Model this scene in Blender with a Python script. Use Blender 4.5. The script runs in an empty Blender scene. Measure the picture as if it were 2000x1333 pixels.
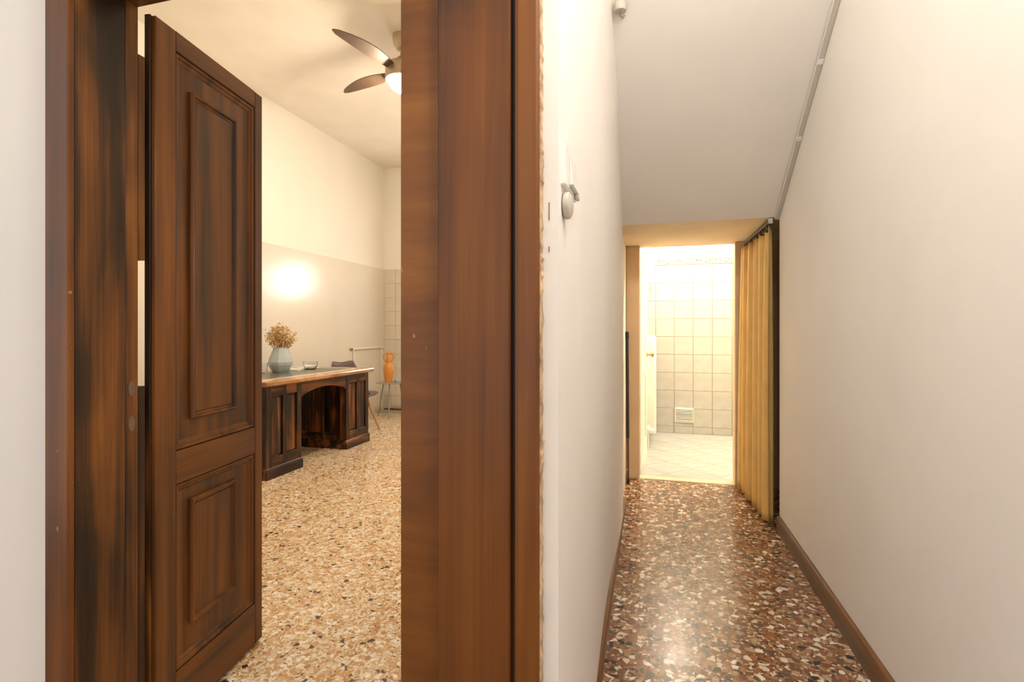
import bpy, bmesh, math, random
from mathutils import Vector, Matrix
random.seed(4)
SC = bpy.context.scene
COL = SC.collection
PI = math.pi

# ------------------------------------------------------------------ camera, world, exposure
cam_d = bpy.data.cameras.new('camera')
cam_d.sensor_width = 36.0
cam_d.lens = 18.0
cam_d.shift_y = -0.0108
cam_d.clip_start = 0.02
cam = bpy.data.objects.new('camera', cam_d)
COL.objects.link(cam)
cam.location = (0, 0, 1.25)
cam.rotation_euler = (PI / 2, 0, math.radians(15.1))
SC.camera = cam

world = bpy.data.worlds.new('world')
SC.world = world
world.use_nodes = True
bg = world.node_tree.nodes['Background']
bg.inputs[0].default_value = (1.0, 0.955, 0.90, 1)
bg.inputs[1].default_value = 0.50

SC.view_settings.view_transform = 'Standard'
SC.view_settings.look = 'None'
SC.view_settings.gamma = 1.0
SC.view_settings.use_curve_mapping = False
SC.view_settings.exposure = 1.15

L_FAN = 185.0        # fan globe
L_ROOM_WIN = 24.0   # room window panes
L_BATH_LOW = 54.0   # bathroom globe near the tile wall
L_BATH_FILL = 165.0  # added bathroom globe, evens the light down the tile wall
L_HALL_FILL = 36.0       # unseen hall globe added to light the corridor

# ------------------------------------------------------------------ materials
def new_mat(name):
    m = bpy.data.materials.new(name)
    m.use_nodes = True
    nt = m.node_tree
    b = nt.nodes['Principled BSDF']
    return m, nt, b

def N(nt, kind, **kw):
    n = nt.nodes.new(kind)
    for k, v in kw.items():
        setattr(n, k, v)
    return n

def ramp(nt, stops, interp='LINEAR'):
    r = nt.nodes.new('ShaderNodeValToRGB')
    cr = r.color_ramp
    cr.interpolation = interp
    while len(cr.elements) < len(stops):
        cr.elements.new(0.5)
    for e, (p, c) in zip(cr.elements, stops):
        e.position = p
        e.color = (*c, 1)
    return r

def srgb(r, g, b):
    f = lambda v: (v / 255 / 12.92) if v / 255 <= 0.04045 else ((v / 255 + 0.055) / 1.055) ** 2.4
    return (f(r), f(g), f(b))

def plain(name, col, rough=0.5, metal=0.0, bump=0.0, bscale=60, var=0.06, vscale=3.0, spec=0.5, coat=0.0):
    """A colour with slight mottling and optional fine relief."""
    m, nt, b = new_mat(name)
    tc = N(nt, 'ShaderNodeTexCoord')
    nz = N(nt, 'ShaderNodeTexNoise')
    nz.inputs['Scale'].default_value = vscale
    nz.inputs['Detail'].default_value = 4
    nt.links.new(tc.outputs['Object'], nz.inputs['Vector'])
    lo = tuple(max(0, c * (1 - var)) for c in col)
    hi = tuple(min(1, c * (1 + var)) for c in col)
    r = ramp(nt, [(0.3, lo), (0.7, hi)])
    nt.links.new(nz.outputs['Fac'], r.inputs['Fac'])
    nt.links.new(r.outputs['Color'], b.inputs['Base Color'])
    b.inputs['Roughness'].default_value = rough
    b.inputs['Metallic'].default_value = metal
    b.inputs['Specular IOR Level'].default_value = spec
    b.inputs['Coat Weight'].default_value = coat
    b.inputs['Coat Roughness'].default_value = 0.1
    if bump:
        n2 = N(nt, 'ShaderNodeTexNoise')
        n2.inputs['Scale'].default_value = bscale
        n2.inputs['Detail'].default_value = 3
        nt.links.new(tc.outputs['Object'], n2.inputs['Vector'])
        bp = N(nt, 'ShaderNodeBump')
        bp.inputs['Strength'].default_value = bump
        bp.inputs['Distance'].default_value = 0.004
        nt.links.new(n2.outputs['Fac'], bp.inputs['Height'])
        nt.links.new(bp.outputs['Normal'], b.inputs['Normal'])
    return m

def wood(name, stops, axis='Z', rough=0.38, stretch=0.06, scale=14, worn=None, blotch=0.55, coat=0.15):
    """Stained wood: streaks along one axis, broad dark stain, fine grain, scattered pale chips."""
    m, nt, b = new_mat(name)
    tc = N(nt, 'ShaderNodeTexCoord')
    oi = N(nt, 'ShaderNodeObjectInfo')
    vm = N(nt, 'ShaderNodeVectorMath', operation='MULTIPLY_ADD')
    vm.inputs[1].default_value = (7.3, 3.1, 5.7)
    nt.links.new(oi.outputs['Random'], vm.inputs[0])
    nt.links.new(tc.outputs['Object'], vm.inputs[2])
    def mapped(sc, st):
        mp = N(nt, 'ShaderNodeMapping')
        s = [sc, sc, sc]
        s['XYZ'.index(axis)] = sc * st
        mp.inputs['Scale'].default_value = s
        nt.links.new(vm.outputs[0], mp.inputs['Vector'])
        return mp
    def noise(mp, det, dist=0.0):
        n = N(nt, 'ShaderNodeTexNoise')
        n.inputs['Scale'].default_value = 1.0
        n.inputs['Detail'].default_value = det
        n.inputs['Distortion'].default_value = dist
        nt.links.new(mp.outputs[0], n.inputs['Vector'])
        return n
    streak = noise(mapped(scale, stretch), 5, 0.6)
    grain = noise(mapped(scale * 11, stretch * 0.35), 3)
    broad = noise(mapped(scale * 0.3, 0.45), 3, 0.4)
    a1 = N(nt, 'ShaderNodeMath', operation='MULTIPLY_ADD')
    a1.inputs[1].default_value = 0.25
    nt.links.new(grain.outputs['Fac'], a1.inputs[0])
    nt.links.new(streak.outputs['Fac'], a1.inputs[2])
    a2 = N(nt, 'ShaderNodeMath', operation='MULTIPLY_ADD')
    a2.inputs[1].default_value = blotch
    nt.links.new(broad.outputs['Fac'], a2.inputs[0])
    nt.links.new(a1.outputs[0], a2.inputs[2])
    sub = N(nt, 'ShaderNodeMath', operation='SUBTRACT')
    sub.inputs[1].default_value = 0.125 + blotch * 0.5
    nt.links.new(a2.outputs[0], sub.inputs[0])
    r = ramp(nt, stops)
    nt.links.new(sub.outputs[0], r.inputs['Fac'])
    out = r.outputs['Color']
    if worn:
        mw = N(nt, 'ShaderNodeMapping')
        mw.inputs['Scale'].default_value = (38, 38, 22)
        nt.links.new(vm.outputs[0], mw.inputs['Vector'])
        nw = noise(mw, 2)
        rw = ramp(nt, [(0.755, (0, 0, 0)), (0.79, (1, 1, 1))])
        nt.links.new(nw.outputs['Fac'], rw.inputs['Fac'])
        mx = N(nt, 'ShaderNodeMix', data_type='RGBA')
        nt.links.new(rw.outputs['Color'], mx.inputs[0])
        nt.links.new(out, mx.inputs[6])
        mx.inputs[7].default_value = (*worn, 1)
        out = mx.outputs[2]
    nt.links.new(out, b.inputs['Base Color'])
    rr = ramp(nt, [(0.3, (rough - 0.07,) * 3), (0.7, (rough + 0.12,) * 3)])
    nt.links.new(broad.outputs['Fac'], rr.inputs['Fac'])
    nt.links.new(rr.outputs['Color'], b.inputs['Roughness'])
    b.inputs['Specular IOR Level'].default_value = 0.4
    b.inputs['Coat Weight'].default_value = coat * 0.5
    b.inputs['Coat Roughness'].default_value = 0.2
    bp = N(nt, 'ShaderNodeBump')
    bp.inputs['Strength'].default_value = 0.12
    bp.inputs['Distance'].default_value = 0.002
    nt.links.new(a1.outputs[0], bp.inputs['Height'])
    nt.links.new(bp.outputs['Normal'], b.inputs['Normal'])
    return m

def terrazzo(name, big, small, s_big, s_small, rough=0.16, small_share=0.35):
    """Polished seminato: large irregular chips, smaller ones between them, cement in the joints."""
    m, nt, b = new_mat(name)
    tc = N(nt, 'ShaderNodeTexCoord')
    wob = N(nt, 'ShaderNodeTexNoise')
    wob.inputs['Scale'].default_value = 30
    wob.inputs['Detail'].default_value = 2
    nt.links.new(tc.outputs['Object'], wob.inputs['Vector'])
    va = N(nt, 'ShaderNodeVectorMath', operation='MULTIPLY_ADD')
    va.inputs[1].default_value = (0.02, 0.02, 0.0)
    nt.links.new(wob.outputs['Color'], va.inputs[0])
    nt.links.new(tc.outputs['Object'], va.inputs[2])
    def layer(scale, stops):
        v = N(nt, 'ShaderNodeTexVoronoi', voronoi_dimensions='2D')
        v.inputs['Scale'].default_value = scale
        e = N(nt, 'ShaderNodeTexVoronoi', voronoi_dimensions='2D', feature='DISTANCE_TO_EDGE')
        e.inputs['Scale'].default_value = scale
        for n in (v, e):
            nt.links.new(va.outputs[0], n.inputs['Vector'])
        sp = N(nt, 'ShaderNodeSeparateColor')
        nt.links.new(v.outputs['Color'], sp.inputs[0])
        r = ramp(nt, stops, 'CONSTANT')
        nt.links.new(sp.outputs[0], r.inputs['Fac'])
        return v, e, sp, r
    v1, e1, sp1, r1 = layer(s_big, big)
    v2, e2, sp2, r2 = layer(s_small, small)
    # small layer shows in the joints and in a share of the big cells
    lt = N(nt, 'ShaderNodeMath', operation='LESS_THAN')
    lt.inputs[1].default_value = 0.10
    nt.links.new(e1.outputs['Distance'], lt.inputs[0])
    l2 = N(nt, 'ShaderNodeMath', operation='LESS_THAN')
    l2.inputs[1].default_value = small_share
    nt.links.new(sp1.outputs[1], l2.inputs[0])
    mxv = N(nt, 'ShaderNodeMath', operation='MAXIMUM')
    nt.links.new(lt.outputs[0], mxv.inputs[0])
    nt.links.new(l2.outputs[0], mxv.inputs[1])
    mx = N(nt, 'ShaderNodeMix', data_type='RGBA')
    nt.links.new(mxv.outputs[0], mx.inputs[0])
    nt.links.new(r1.outputs['Color'], mx.inputs[6])
    nt.links.new(r2.outputs['Color'], mx.inputs[7])
    # veining inside the chips
    vein = N(nt, 'ShaderNodeTexNoise')
    vein.inputs['Scale'].default_value = 160
    vein.inputs['Detail'].default_value = 3
    nt.links.new(tc.outputs['Object'], vein.inputs['Vector'])
    rv = ramp(nt, [(0.3, (0.78, 0.76, 0.74)), (0.7, (1.12, 1.1, 1.08))])
    nt.links.new(vein.outputs['Fac'], rv.inputs['Fac'])
    mul = N(nt, 'ShaderNodeMix', data_type='RGBA', blend_type='MULTIPLY')
    mul.inputs[0].default_value = 1.0
    nt.links.new(mx.outputs[2], mul.inputs[6])
    nt.links.new(rv.outputs['Color'], mul.inputs[7])
    nt.links.new(mul.outputs[2], b.inputs['Base Color'])
    wr = N(nt, 'ShaderNodeTexNoise')
    wr.inputs['Scale'].default_value = 2.5
    wr.inputs['Detail'].default_value = 5
    nt.links.new(tc.outputs['Object'], wr.inputs['Vector'])
    rr = ramp(nt, [(0.3, (rough - 0.03,) * 3), (0.7, (rough + 0.08,) * 3)])
    nt.links.new(wr.outputs['Fac'], rr.inputs['Fac'])
    nt.links.new(rr.outputs['Color'], b.inputs['Roughness'])
    bw = N(nt, 'ShaderNodeTexNoise')
    bw.inputs['Scale'].default_value = 14
    nt.links.new(tc.outputs['Object'], bw.inputs['Vector'])
    bp = N(nt, 'ShaderNodeBump')
    bp.inputs['Strength'].default_value = 0.10
    bp.inputs['Distance'].default_value = 0.004
    nt.links.new(bw.outputs['Fac'], bp.inputs['Height'])
    nt.links.new(bp.outputs['Normal'], b.inputs['Normal'])
    return m

def emit(name, col, strength):
    m, nt, b = new_mat(name)
    b.inputs['Base Color'].default_value = (*col, 1)
    b.inputs['Emission Color'].default_value = (*col, 1)
    b.inputs['Emission Strength'].default_value = strength
    return m

def glassy(name, col, rough=0.02):
    m, nt, b = new_mat(name)
    b.inputs['Base Color'].default_value = (*col, 1)
    b.inputs['Transmission Weight'].default_value = 1.0
    b.inputs['Roughness'].default_value = rough
    b.inputs['IOR'].default_value = 1.45
    return m

M = {}
M['plaster'] = plain('hall_plaster', (0.86, 0.825, 0.785), 0.75, bump=0.25, bscale=9, var=0.03, vscale=1.6, spec=0.3)
M['plaster_room'] = plain('room_plaster', (0.86, 0.81, 0.73), 0.8, bump=0.15, bscale=9, var=0.03, vscale=1.2, spec=0.3)
M['ceiling_room'] = plain('room_ceiling_paint', (0.90, 0.84, 0.75), 0.85, var=0.03, spec=0.2)
M['enamel'] = plain('beige_enamel_dado', (0.74, 0.685, 0.60), 0.24, bump=0.06, bscale=6, var=0.04, vscale=1.2, spec=0.5)
M['soffit'] = plain('soffit_warm_spill', (0.90, 0.75, 0.52), 0.75)  # cream tint stands for warm light spilling onto the soffit
M['bath_plaster'] = plain('bathroom_plaster', (0.82, 0.81, 0.78), 0.7)
M['frame_beige'] = plain('beige_frame_warm_light', (0.82, 0.60, 0.36), 0.5, bump=0.1, bscale=30)  # beige pushed towards orange for the warm light at the corridor end
M['white_paint'] = plain('white_gloss_paint', (0.82, 0.81, 0.77), 0.35)
M['white_plastic'] = plain('white_plastic', (0.84, 0.83, 0.80), 0.3, var=0.02)
M['cream_plastic'] = plain('cream_plastic', (0.58, 0.53, 0.46), 0.4, var=0.04)
DARKW = [(0.26, (0.026, 0.011, 0.004)), (0.42, (0.078, 0.026, 0.005)), (0.56, (0.140, 0.046, 0.006)), (0.75, (0.205, 0.072, 0.010))]
CASEW = [(0.24, (0.042, 0.019, 0.008)), (0.40, (0.108, 0.036, 0.007)), (0.56, (0.160, 0.051, 0.007)), (0.76, (0.22, 0.076, 0.011))]
STOPW = [(0.24, (0.09, 0.032, 0.007)), (0.42, (0.17, 0.056, 0.008)), (0.58, (0.23, 0.080, 0.012)), (0.76, (0.30, 0.115, 0.018))]
JAMBW = [(0.34, (0.014, 0.008, 0.004)), (0.47, (0.05, 0.020, 0.006)), (0.58, (0.13, 0.046, 0.009)), (0.72, (0.24, 0.09, 0.016))]
CHIP = (0.42, 0.27, 0.15)
M['door_v'] = wood('walnut_door_upright', DARKW, 'Z', 0.42, coat=0.05)
M['door_h'] = wood('walnut_door_rail', DARKW, 'X', 0.42, coat=0.05)
M['case'] = wood('walnut_casing', CASEW, 'Z', 0.36, scale=11, stretch=0.05, worn=CHIP, blotch=0.85)
M['stop'] = wood('orange_walnut_stop', STOPW, 'X', 0.40, scale=5, stretch=0.25, worn=CHIP, blotch=0.5)
M['jamb'] = wood('walnut_jamb', JAMBW, 'Z', 0.42, scale=13, stretch=0.05, blotch=0.7, coat=0.05)
M['base'] = wood('brown_skirting', [(0.3, (0.075, 0.03, 0.010)), (0.5, (0.135, 0.053, 0.016)), (0.7, (0.19, 0.078, 0.025))], 'Y', 0.4)
DESKW = [(0.34, (0.006, 0.003, 0.002)), (0.47, (0.022, 0.008, 0.004)), (0.56, (0.09, 0.028, 0.007)), (0.72, (0.26, 0.085, 0.016))]
M['desk_v'] = wood('worn_desk_wood_upright', DESKW, 'Z', 0.34, scale=16, blotch=0.7)
M['desk_h'] = wood('worn_desk_wood_lengthwise', DESKW, 'Y', 0.34, scale=16, blotch=0.7)
M['desk_top'] = wood('polished_desk_top_wood', [(0.3, (0.22, 0.085, 0.026)), (0.5, (0.42, 0.20, 0.08)), (0.7, (0.58, 0.32, 0.15))], 'Y', 0.22, coat=0.5)
M['beech'] = wood('pale_beech', [(0.3, (0.42, 0.22, 0.08)), (0.7, (0.62, 0.36, 0.15))], 'Z', 0.45, blotch=0.2)
M['leather'] = plain('olive_leather_inlay', (0.10, 0.085, 0.055), 0.3, bump=0.2, bscale=120)
M['cream_inlay'] = plain('cream_inlay', (0.80, 0.72, 0.58), 0.3)
cor = [(0.0, (0.022, 0.018, 0.017)), (0.10, (0.09, 0.075, 0.066)), (0.20, (0.19, 0.070, 0.033)), (0.42, (0.28, 0.115, 0.05)),
       (0.56, (0.34, 0.19, 0.09)), (0.70, (0.42, 0.28, 0.16)), (0.82, (0.70, 0.60, 0.48)), (0.92, (0.82, 0.77, 0.68))]
cor_s = [(0.0, (0.05, 0.035, 0.028)), (0.10, (0.17, 0.075, 0.040)), (0.42, (0.27, 0.125, 0.06)), (0.66, (0.36, 0.21, 0.115)), (0.86, (0.66, 0.56, 0.44))]
M['terrazzo'] = terrazzo('dark_red_terrazzo', cor, cor_s, 38, 95, 0.20, 0.30)
rm = [(0.0, (0.045, 0.03, 0.022)), (0.045, (0.46, 0.23, 0.09)), (0.13, (0.58, 0.34, 0.145)), (0.30, (0.64, 0.45, 0.24)),
      (0.48, (0.70, 0.56, 0.38)), (0.64, (0.78, 0.69, 0.54)), (0.80, (0.88, 0.83, 0.74))]
rm_s = [(0.0, (0.07, 0.045, 0.03)), (0.05, (0.52, 0.29, 0.125)), (0.34, (0.63, 0.44, 0.24)), (0.60, (0.80, 0.69, 0.53))]
M['terrazzo_room'] = terrazzo('warm_lit_room_terrazzo', rm, rm_s, 48, 120, 0.22, 0.34)  # finer chips, with the room's warm light put into their colours
M['tile'] = plain('pale_marbled_tile', (0.40, 0.415, 0.405), 0.2, var=0.10, vscale=9)
M['tile_floor'] = plain('pale_grey_floor_tile', (0.44, 0.485, 0.50), 0.25, var=0.08, vscale=7)
M['grout'] = plain('cream_grout', (0.355, 0.335, 0.29), 0.8)
M['grout_pale'] = plain('pale_grout', (0.39, 0.42, 0.43), 0.8)
M['tile_room'] = plain('cream_kitchen_tile', (0.72, 0.65, 0.54), 0.25, var=0.03, vscale=5)
M['grout_room'] = plain('sand_grout', (0.56, 0.48, 0.37), 0.8)
M['marble'] = plain('pale_threshold_marble', (0.72, 0.62, 0.46), 0.3, var=0.1, vscale=12)
M['brass'] = plain('brass', (0.62, 0.40, 0.13), 0.25, metal=1.0)
M['steel'] = plain('dull_steel', (0.35, 0.33, 0.30), 0.45, metal=1.0)
M['iron'] = plain('blackened_iron', (0.04, 0.03, 0.026), 0.45, metal=0.6)
M['flake'] = plain('flaked_paint', (0.52, 0.36, 0.22), 0.8, var=0.5, vscale=40)
M['hole'] = plain('bare_mortise_wood', (0.16, 0.11, 0.075), 0.9)
M['curtain'] = plain('mustard_curtain_cloth', (0.82, 0.54, 0.18), 0.5, bump=0.2, bscale=200, var=0.08, vscale=6)
M['niche'] = plain('niche_shade_brown', (0.16, 0.09, 0.05), 0.8)  # dark brown stands for the niche being unlit
M['dark_cloth'] = plain('dark_cloth', (0.035, 0.018, 0.014), 0.9)
M['red_cloth'] = plain('dark_red_cloth', (0.13, 0.02, 0.015), 0.9)
M['pole'] = plain('black_pole', (0.030, 0.024, 0.022), 0.4)
M['pole_thin'] = plain('brown_pole', (0.10, 0.06, 0.04), 0.45)
M['vase'] = plain('pale_blue_glaze', (0.43, 0.51, 0.54), 0.16, var=0.06, coat=0.4)
M['straw'] = plain('straw_flower', (0.66, 0.43, 0.14), 0.8, var=0.3, vscale=40)
M['straw2'] = plain('dark_straw', (0.42, 0.23, 0.06), 0.85, var=0.3, vscale=40)
M['glass'] = glassy('clear_glass', (0.95, 0.97, 0.96))
M['paper'] = plain('white_paper', (0.85, 0.82, 0.76), 0.6)
M['chair_shell'] = plain('taupe_shell_plastic', (0.135, 0.10, 0.085), 0.45)
M['chair_pad'] = plain('black_seat_pad', (0.03, 0.026, 0.024), 0.55)
M['terracotta'] = plain('orange_terracotta', (0.66, 0.27, 0.055), 0.65, bump=0.2, bscale=70, var=0.1, vscale=12)
M['table_metal'] = plain('grey_green_metal', (0.30, 0.335, 0.30), 0.4, metal=0.2)
M['ashtray'] = plain('pale_blue_ceramic', (0.55, 0.60, 0.60), 0.2)
M['blade'] = plain('taupe_fan_blade', (0.115, 0.068, 0.042), 0.5, var=0.1, vscale=8)
M['fan_body'] = plain('champagne_fan_metal', (0.55, 0.45, 0.32), 0.35, metal=0.5)
M['fan_globe'] = emit('lit_fan_globe', (1.0, 0.86, 0.66), L_FAN)
M['hall_fill_globe'] = emit('lit_hall_fill_globe', (1.0, 0.93, 0.83), L_HALL_FILL)
M['bath_low'] = emit('lit_bathroom_globe_low', (1.0, 0.88, 0.70), L_BATH_LOW)
M['bath_fill'] = emit('bathroom_fill_globe', (1.0, 0.81, 0.55), L_BATH_FILL)
M['room_pane'] = emit('room_daylit_pane', (1.0, 0.95, 0.88), L_ROOM_WIN)
M['motif_olive'] = plain('olive_tile_print', (0.12, 0.09, 0.035), 0.3)
M['motif_grey'] = plain('grey_tile_print', (0.12, 0.10, 0.08), 0.3)

# ------------------------------------------------------------------ builders
def link(name, me, mat, parent=None, loc=(0, 0, 0), rot=(0, 0, 0), smooth=False):
    o = bpy.data.objects.new(name, me)
    COL.objects.link(o)
    o.location = loc
    o.rotation_euler = rot
    if parent:
        o.parent = parent
    if mat and not me.materials:
        me.materials.append(M[mat] if isinstance(mat, str) else mat)
    if smooth:
        me.shade_smooth()
        try:
            me.set_sharp_from_angle(angle=math.radians(38))
        except Exception:
            pass
    return o

def tag(o, label=None, cat=None, group=None, kind=None):
    if label: o['label'] = label
    if cat: o['category'] = cat
    if group: o['group'] = group
    if kind: o['kind'] = kind
    return o

def empty(name, loc=(0, 0, 0), rz=0.0):
    o = bpy.data.objects.new(name, None)
    COL.objects.link(o)
    o.location = loc
    o.rotation_euler = (0, 0, rz)
    o.empty_display_size = 0.1
    return o

def bm_mesh(bm, name):
    me = bpy.data.meshes.new(name)
    bm.normal_update()
    bm.to_mesh(me)
    bm.free()
    return me

def box_bm(sx, sy, sz, bevel=0.0, seg=1):
    bm = bmesh.new()
    bmesh.ops.create_cube(bm, size=1.0)
    for v in bm.verts:
        v.co = Vector((v.co.x * sx, v.co.y * sy, v.co.z * sz))
    if bevel:
        bmesh.ops.bevel(bm, geom=bm.edges[:], offset=bevel, segments=seg, profile=0.5, affect='EDGES')
    return bm

def box(name, x0, x1, y0, y1, z0, z1, mat, parent=None, bevel=0.0, seg=1):
    me = bm_mesh(box_bm(x1 - x0, y1 - y0, z1 - z0, bevel, seg), name)
    return link(name, me, mat, parent, ((x0 + x1) / 2, (y0 + y1) / 2, (z0 + z1) / 2))

def poly(name, verts, faces, mat, parent=None, loc=(0, 0, 0), rot=(0, 0, 0), smooth=False, bevel=0.0):
    me = bpy.data.meshes.new(name)
    me.from_pydata([tuple(v) for v in verts], [], faces)
    bm = bmesh.new()
    bm.from_mesh(me)
    bmesh.ops.recalc_face_normals(bm, faces=bm.faces[:])
    if bevel:
        bmesh.ops.bevel(bm, geom=bm.edges[:], offset=bevel, segments=1, affect='EDGES')
    bm.to_mesh(me)
    bm.free()
    return link(name, me, mat, parent, loc, rot, smooth)

def prism(name, outline, d0, d1, axis, mat, parent=None, loc=(0, 0, 0), rot=(0, 0, 0), bevel=0.0, smooth=False):
    """Extrude a closed 2D outline along an axis; outline coordinates are the other two axes in order."""
    def p3(a, b, d):
        return {'X': (d, a, b), 'Y': (a, d, b), 'Z': (a, b, d)}[axis]
    n = len(outline)
    vs = [p3(a, b, d0) for a, b in outline] + [p3(a, b, d1) for a, b in outline]
    fs = [list(range(n)), list(range(n, 2 * n))] + [[i, (i + 1) % n, n + (i + 1) % n, n + i] for i in range(n)]
    return poly(name, vs, fs, mat, parent, loc, rot, smooth, bevel)

def lathe(name, prof, mat, parent=None, loc=(0, 0, 0), rot=(0, 0, 0), seg=32, smooth=True, close=True):
    """prof: (radius, z) bottom to top; zero radii close the ends."""
    vs, fs = [], []
    for r, z in prof:
        for k in range(seg):
            a = 2 * PI * k / seg
            vs.append((r * math.cos(a), r * math.sin(a), z))
    for i in range(len(prof) - 1):
        for k in range(seg):
            fs.append([i * seg + k, i * seg + (k + 1) % seg, (i + 1) * seg + (k + 1) % seg, (i + 1) * seg + k])
    if close:
        fs.append(list(range(seg))[::-1])
        fs.append([(len(prof) - 1) * seg + k for k in range(seg)])
    me = bpy.data.meshes.new(name)
    me.from_pydata(vs, [], fs)
    bm = bmesh.new()
    bm.from_mesh(me)
    bmesh.ops.remove_doubles(bm, verts=bm.verts[:], dist=1e-6)
    bmesh.ops.recalc_face_normals(bm, faces=bm.faces[:])
    bm.to_mesh(me)
    bm.free()
    return link(name, me, mat, parent, loc, rot, smooth)

def tube_data(pts, rad, seg=10):
    pts = [Vector(p) for p in pts]
    rads = rad if isinstance(rad, (list, tuple)) else [rad] * len(pts)
    vs, fs = [], []
    up = None
    for i, p in enumerate(pts):
        t = (pts[min(i + 1, len(pts) - 1)] - pts[max(i - 1, 0)]).normalized()
        if up is None:
            up = Vector((0, 0, 1)) if abs(t.z) < 0.9 else Vector((1, 0, 0))
        s = t.cross(up).normalized()
        up = s.cross(t).normalized()
        for k in range(seg):
            a = 2 * PI * k / seg
            vs.append(p + (s * math.cos(a) + up * math.sin(a)) * rads[i])
    n = len(pts)
    for i in range(n - 1):
        for k in range(seg):
            fs.append([i * seg + k, i * seg + (k + 1) % seg, (i + 1) * seg + (k + 1) % seg, (i + 1) * seg + k])
    fs.append(list(range(seg))[::-1])
    fs.append([(n - 1) * seg + k for k in range(seg)])
    return vs, fs

def tube(name, pts, rad, mat, parent=None, loc=(0, 0, 0), rot=(0, 0, 0), seg=10):
    vs, fs = tube_data(pts, rad, seg)
    return poly(name, vs, fs, mat, parent, loc, rot, True)

def struct(o, label, cat):
    return tag(o, label, cat, kind='structure')

# ------------------------------------------------------------------ layout numbers (metres; y runs along the corridor)
LX, RX = -0.175, 0.775           # corridor side walls
DY0, DY1 = 1.00, 1.165           # wall with the double door
EY = 4.43                        # end wall of the corridor
SOF = 1.955                      # flat soffit before the bathroom
SLOPE, SY = 0.659, 3.52          # stair underside
RWX, RFY, RH = -4.05, 7.27, 3.79 # room: left wall, far wall, ceiling
BX0, BX1, BY1, BH = -0.13, 1.70, 6.50, 3.05
HZ = 3.60

# ------------------------------------------------------------------ floors
fl = box('floor', -4.17, 1.6, -3.2, EY, -0.12, 0.0, 'terrazzo')
struct(fl, 'dark red and cream polished terrazzo floor of the corridor', 'floor')
fr = box('floor_room', RWX - 0.12, LX - 0.14, DY0 + 0.08, RFY + 0.12, -0.118, 0.002, 'terrazzo_room')
struct(fr, 'fine terrazzo floor, coloured for warm light, of the room behind the double door', 'floor')
fb = box('floor_bathroom', BX0 - 0.1, BX1 + 0.1, EY + 0.10, BY1 + 0.1, -0.12, -0.004, 'grout_pale')
struct(fb, 'pale grey tiled bathroom floor', 'floor')
th = box('threshold', -0.085, 0.655, EY, EY + 0.10, -0.10, 0.006, 'marble', bevel=0.003)
th.name = 'trim_1'
struct(th, 'cream stone threshold under the bathroom doorway', 'threshold')

# diagonal floor tiles of the bathroom
def clip(pts, x0, x1, y0, y1):
    for ax, lim, sgn in ((0, x0, 1), (0, x1, -1), (1, y0, 1), (1, y1, -1)):
        out = []
        for i, p in enumerate(pts):
            q = pts[(i + 1) % len(pts)]
            ip, iq = sgn * (p[ax] - lim) >= 0, sgn * (q[ax] - lim) >= 0
            if ip: out.append(p)
            if ip != iq:
                t = (lim - p[ax]) / (q[ax] - p[ax])
                out.append((p[0] + t * (q[0] - p[0]), p[1] + t * (q[1] - p[1])))
        pts = out
        if not pts: return []
    return pts
T = 0.30
for i in range(-8, 16):
    for j in range(-14, 14):
        c = (0.35 + (i - j) * T * 0.7071, EY + 0.2 + (i + j) * T * 0.7071)
        h = T / 2 - 0.0015
        sq = [(c[0] + (a - b) * h * 0.7071, c[1] + (a + b) * h * 0.7071) for a, b in ((-1, -1), (1, -1), (1, 1), (-1, 1))]
        pg = clip(sq, BX0 + 0.008, BX1 - 0.008, EY + 0.102, BY1 - 0.01)
        if len(pg) >= 3:
            cx = sum(p[0] for p in pg) / len(pg); cy = sum(p[1] for p in pg) / len(pg)
            if abs(sum(pg[k][0] * pg[(k + 1) % len(pg)][1] - pg[(k + 1) % len(pg)][0] * pg[k][1] for k in range(len(pg)))) < 0.004: continue
            prism('floor_tile', [(p[0] - cx, p[1] - cy) for p in pg], -0.004, 0.003, 'Z', 'tile_floor', None, (cx, cy, 0)).parent = fb
            o = bpy.data.objects[-1] if False else None
for o in list(fb.children):      # children keep world place: floor_bathroom's origin is its box centre
    o.location = Vector(o.location) - Vector(fb.location)

# ------------------------------------------------------------------ hall and corridor shell
OX0, OX1 = -1.44, -0.52          # clear opening of the double door
CXR = -0.208                     # outer edge of the right casing
HEAD = 2.19
wf = poly('wall_front', *(lambda x0, x1: ([
    (x0, DY0, 0), (OX0 - 0.041, DY0, 0), (OX0 - 0.041, DY0, HEAD + 0.05), (CXR - 0.10, DY0, HEAD + 0.05), (CXR - 0.10, DY0, 0), (x1, DY0, 0), (x1, DY0, HZ + 0.3), (x0, DY0, HZ + 0.3),
    (x0, DY1 - 0.012, 0), (OX0 - 0.041, DY1 - 0.012, 0), (OX0 - 0.041, DY1 - 0.012, HEAD + 0.05), (CXR - 0.10, DY1 - 0.012, HEAD + 0.05), (CXR - 0.10, DY1 - 0.012, 0), (x1, DY1 - 0.012, 0), (x1, DY1 - 0.012, HZ + 0.3), (x0, DY1 - 0.012, HZ + 0.3)],
    [[0, 1, 2, 7], [2, 3, 6, 7], [3, 4, 5, 6], [8, 15, 10, 9], [10, 15, 14, 11], [11, 14, 13, 12],
     [0, 8, 9, 1], [1, 9, 10, 2], [2, 10, 11, 3], [3, 11, 12, 4], [4, 12, 13, 5], [5, 13, 14, 6], [6, 14, 15, 7], [7, 15, 8, 0]]))(RWX - 0.12, LX), 'plaster')
for z0_, z1_ in ((1.468, 1.503), (1.405, 1.416)):
    box('scratch', -0.194, -0.1925, DY0 - 0.0012, DY0, z0_, z1_, 'hole', wf)
struct(wf, 'white plaster wall around the brown double door frame', 'wall')

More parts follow.
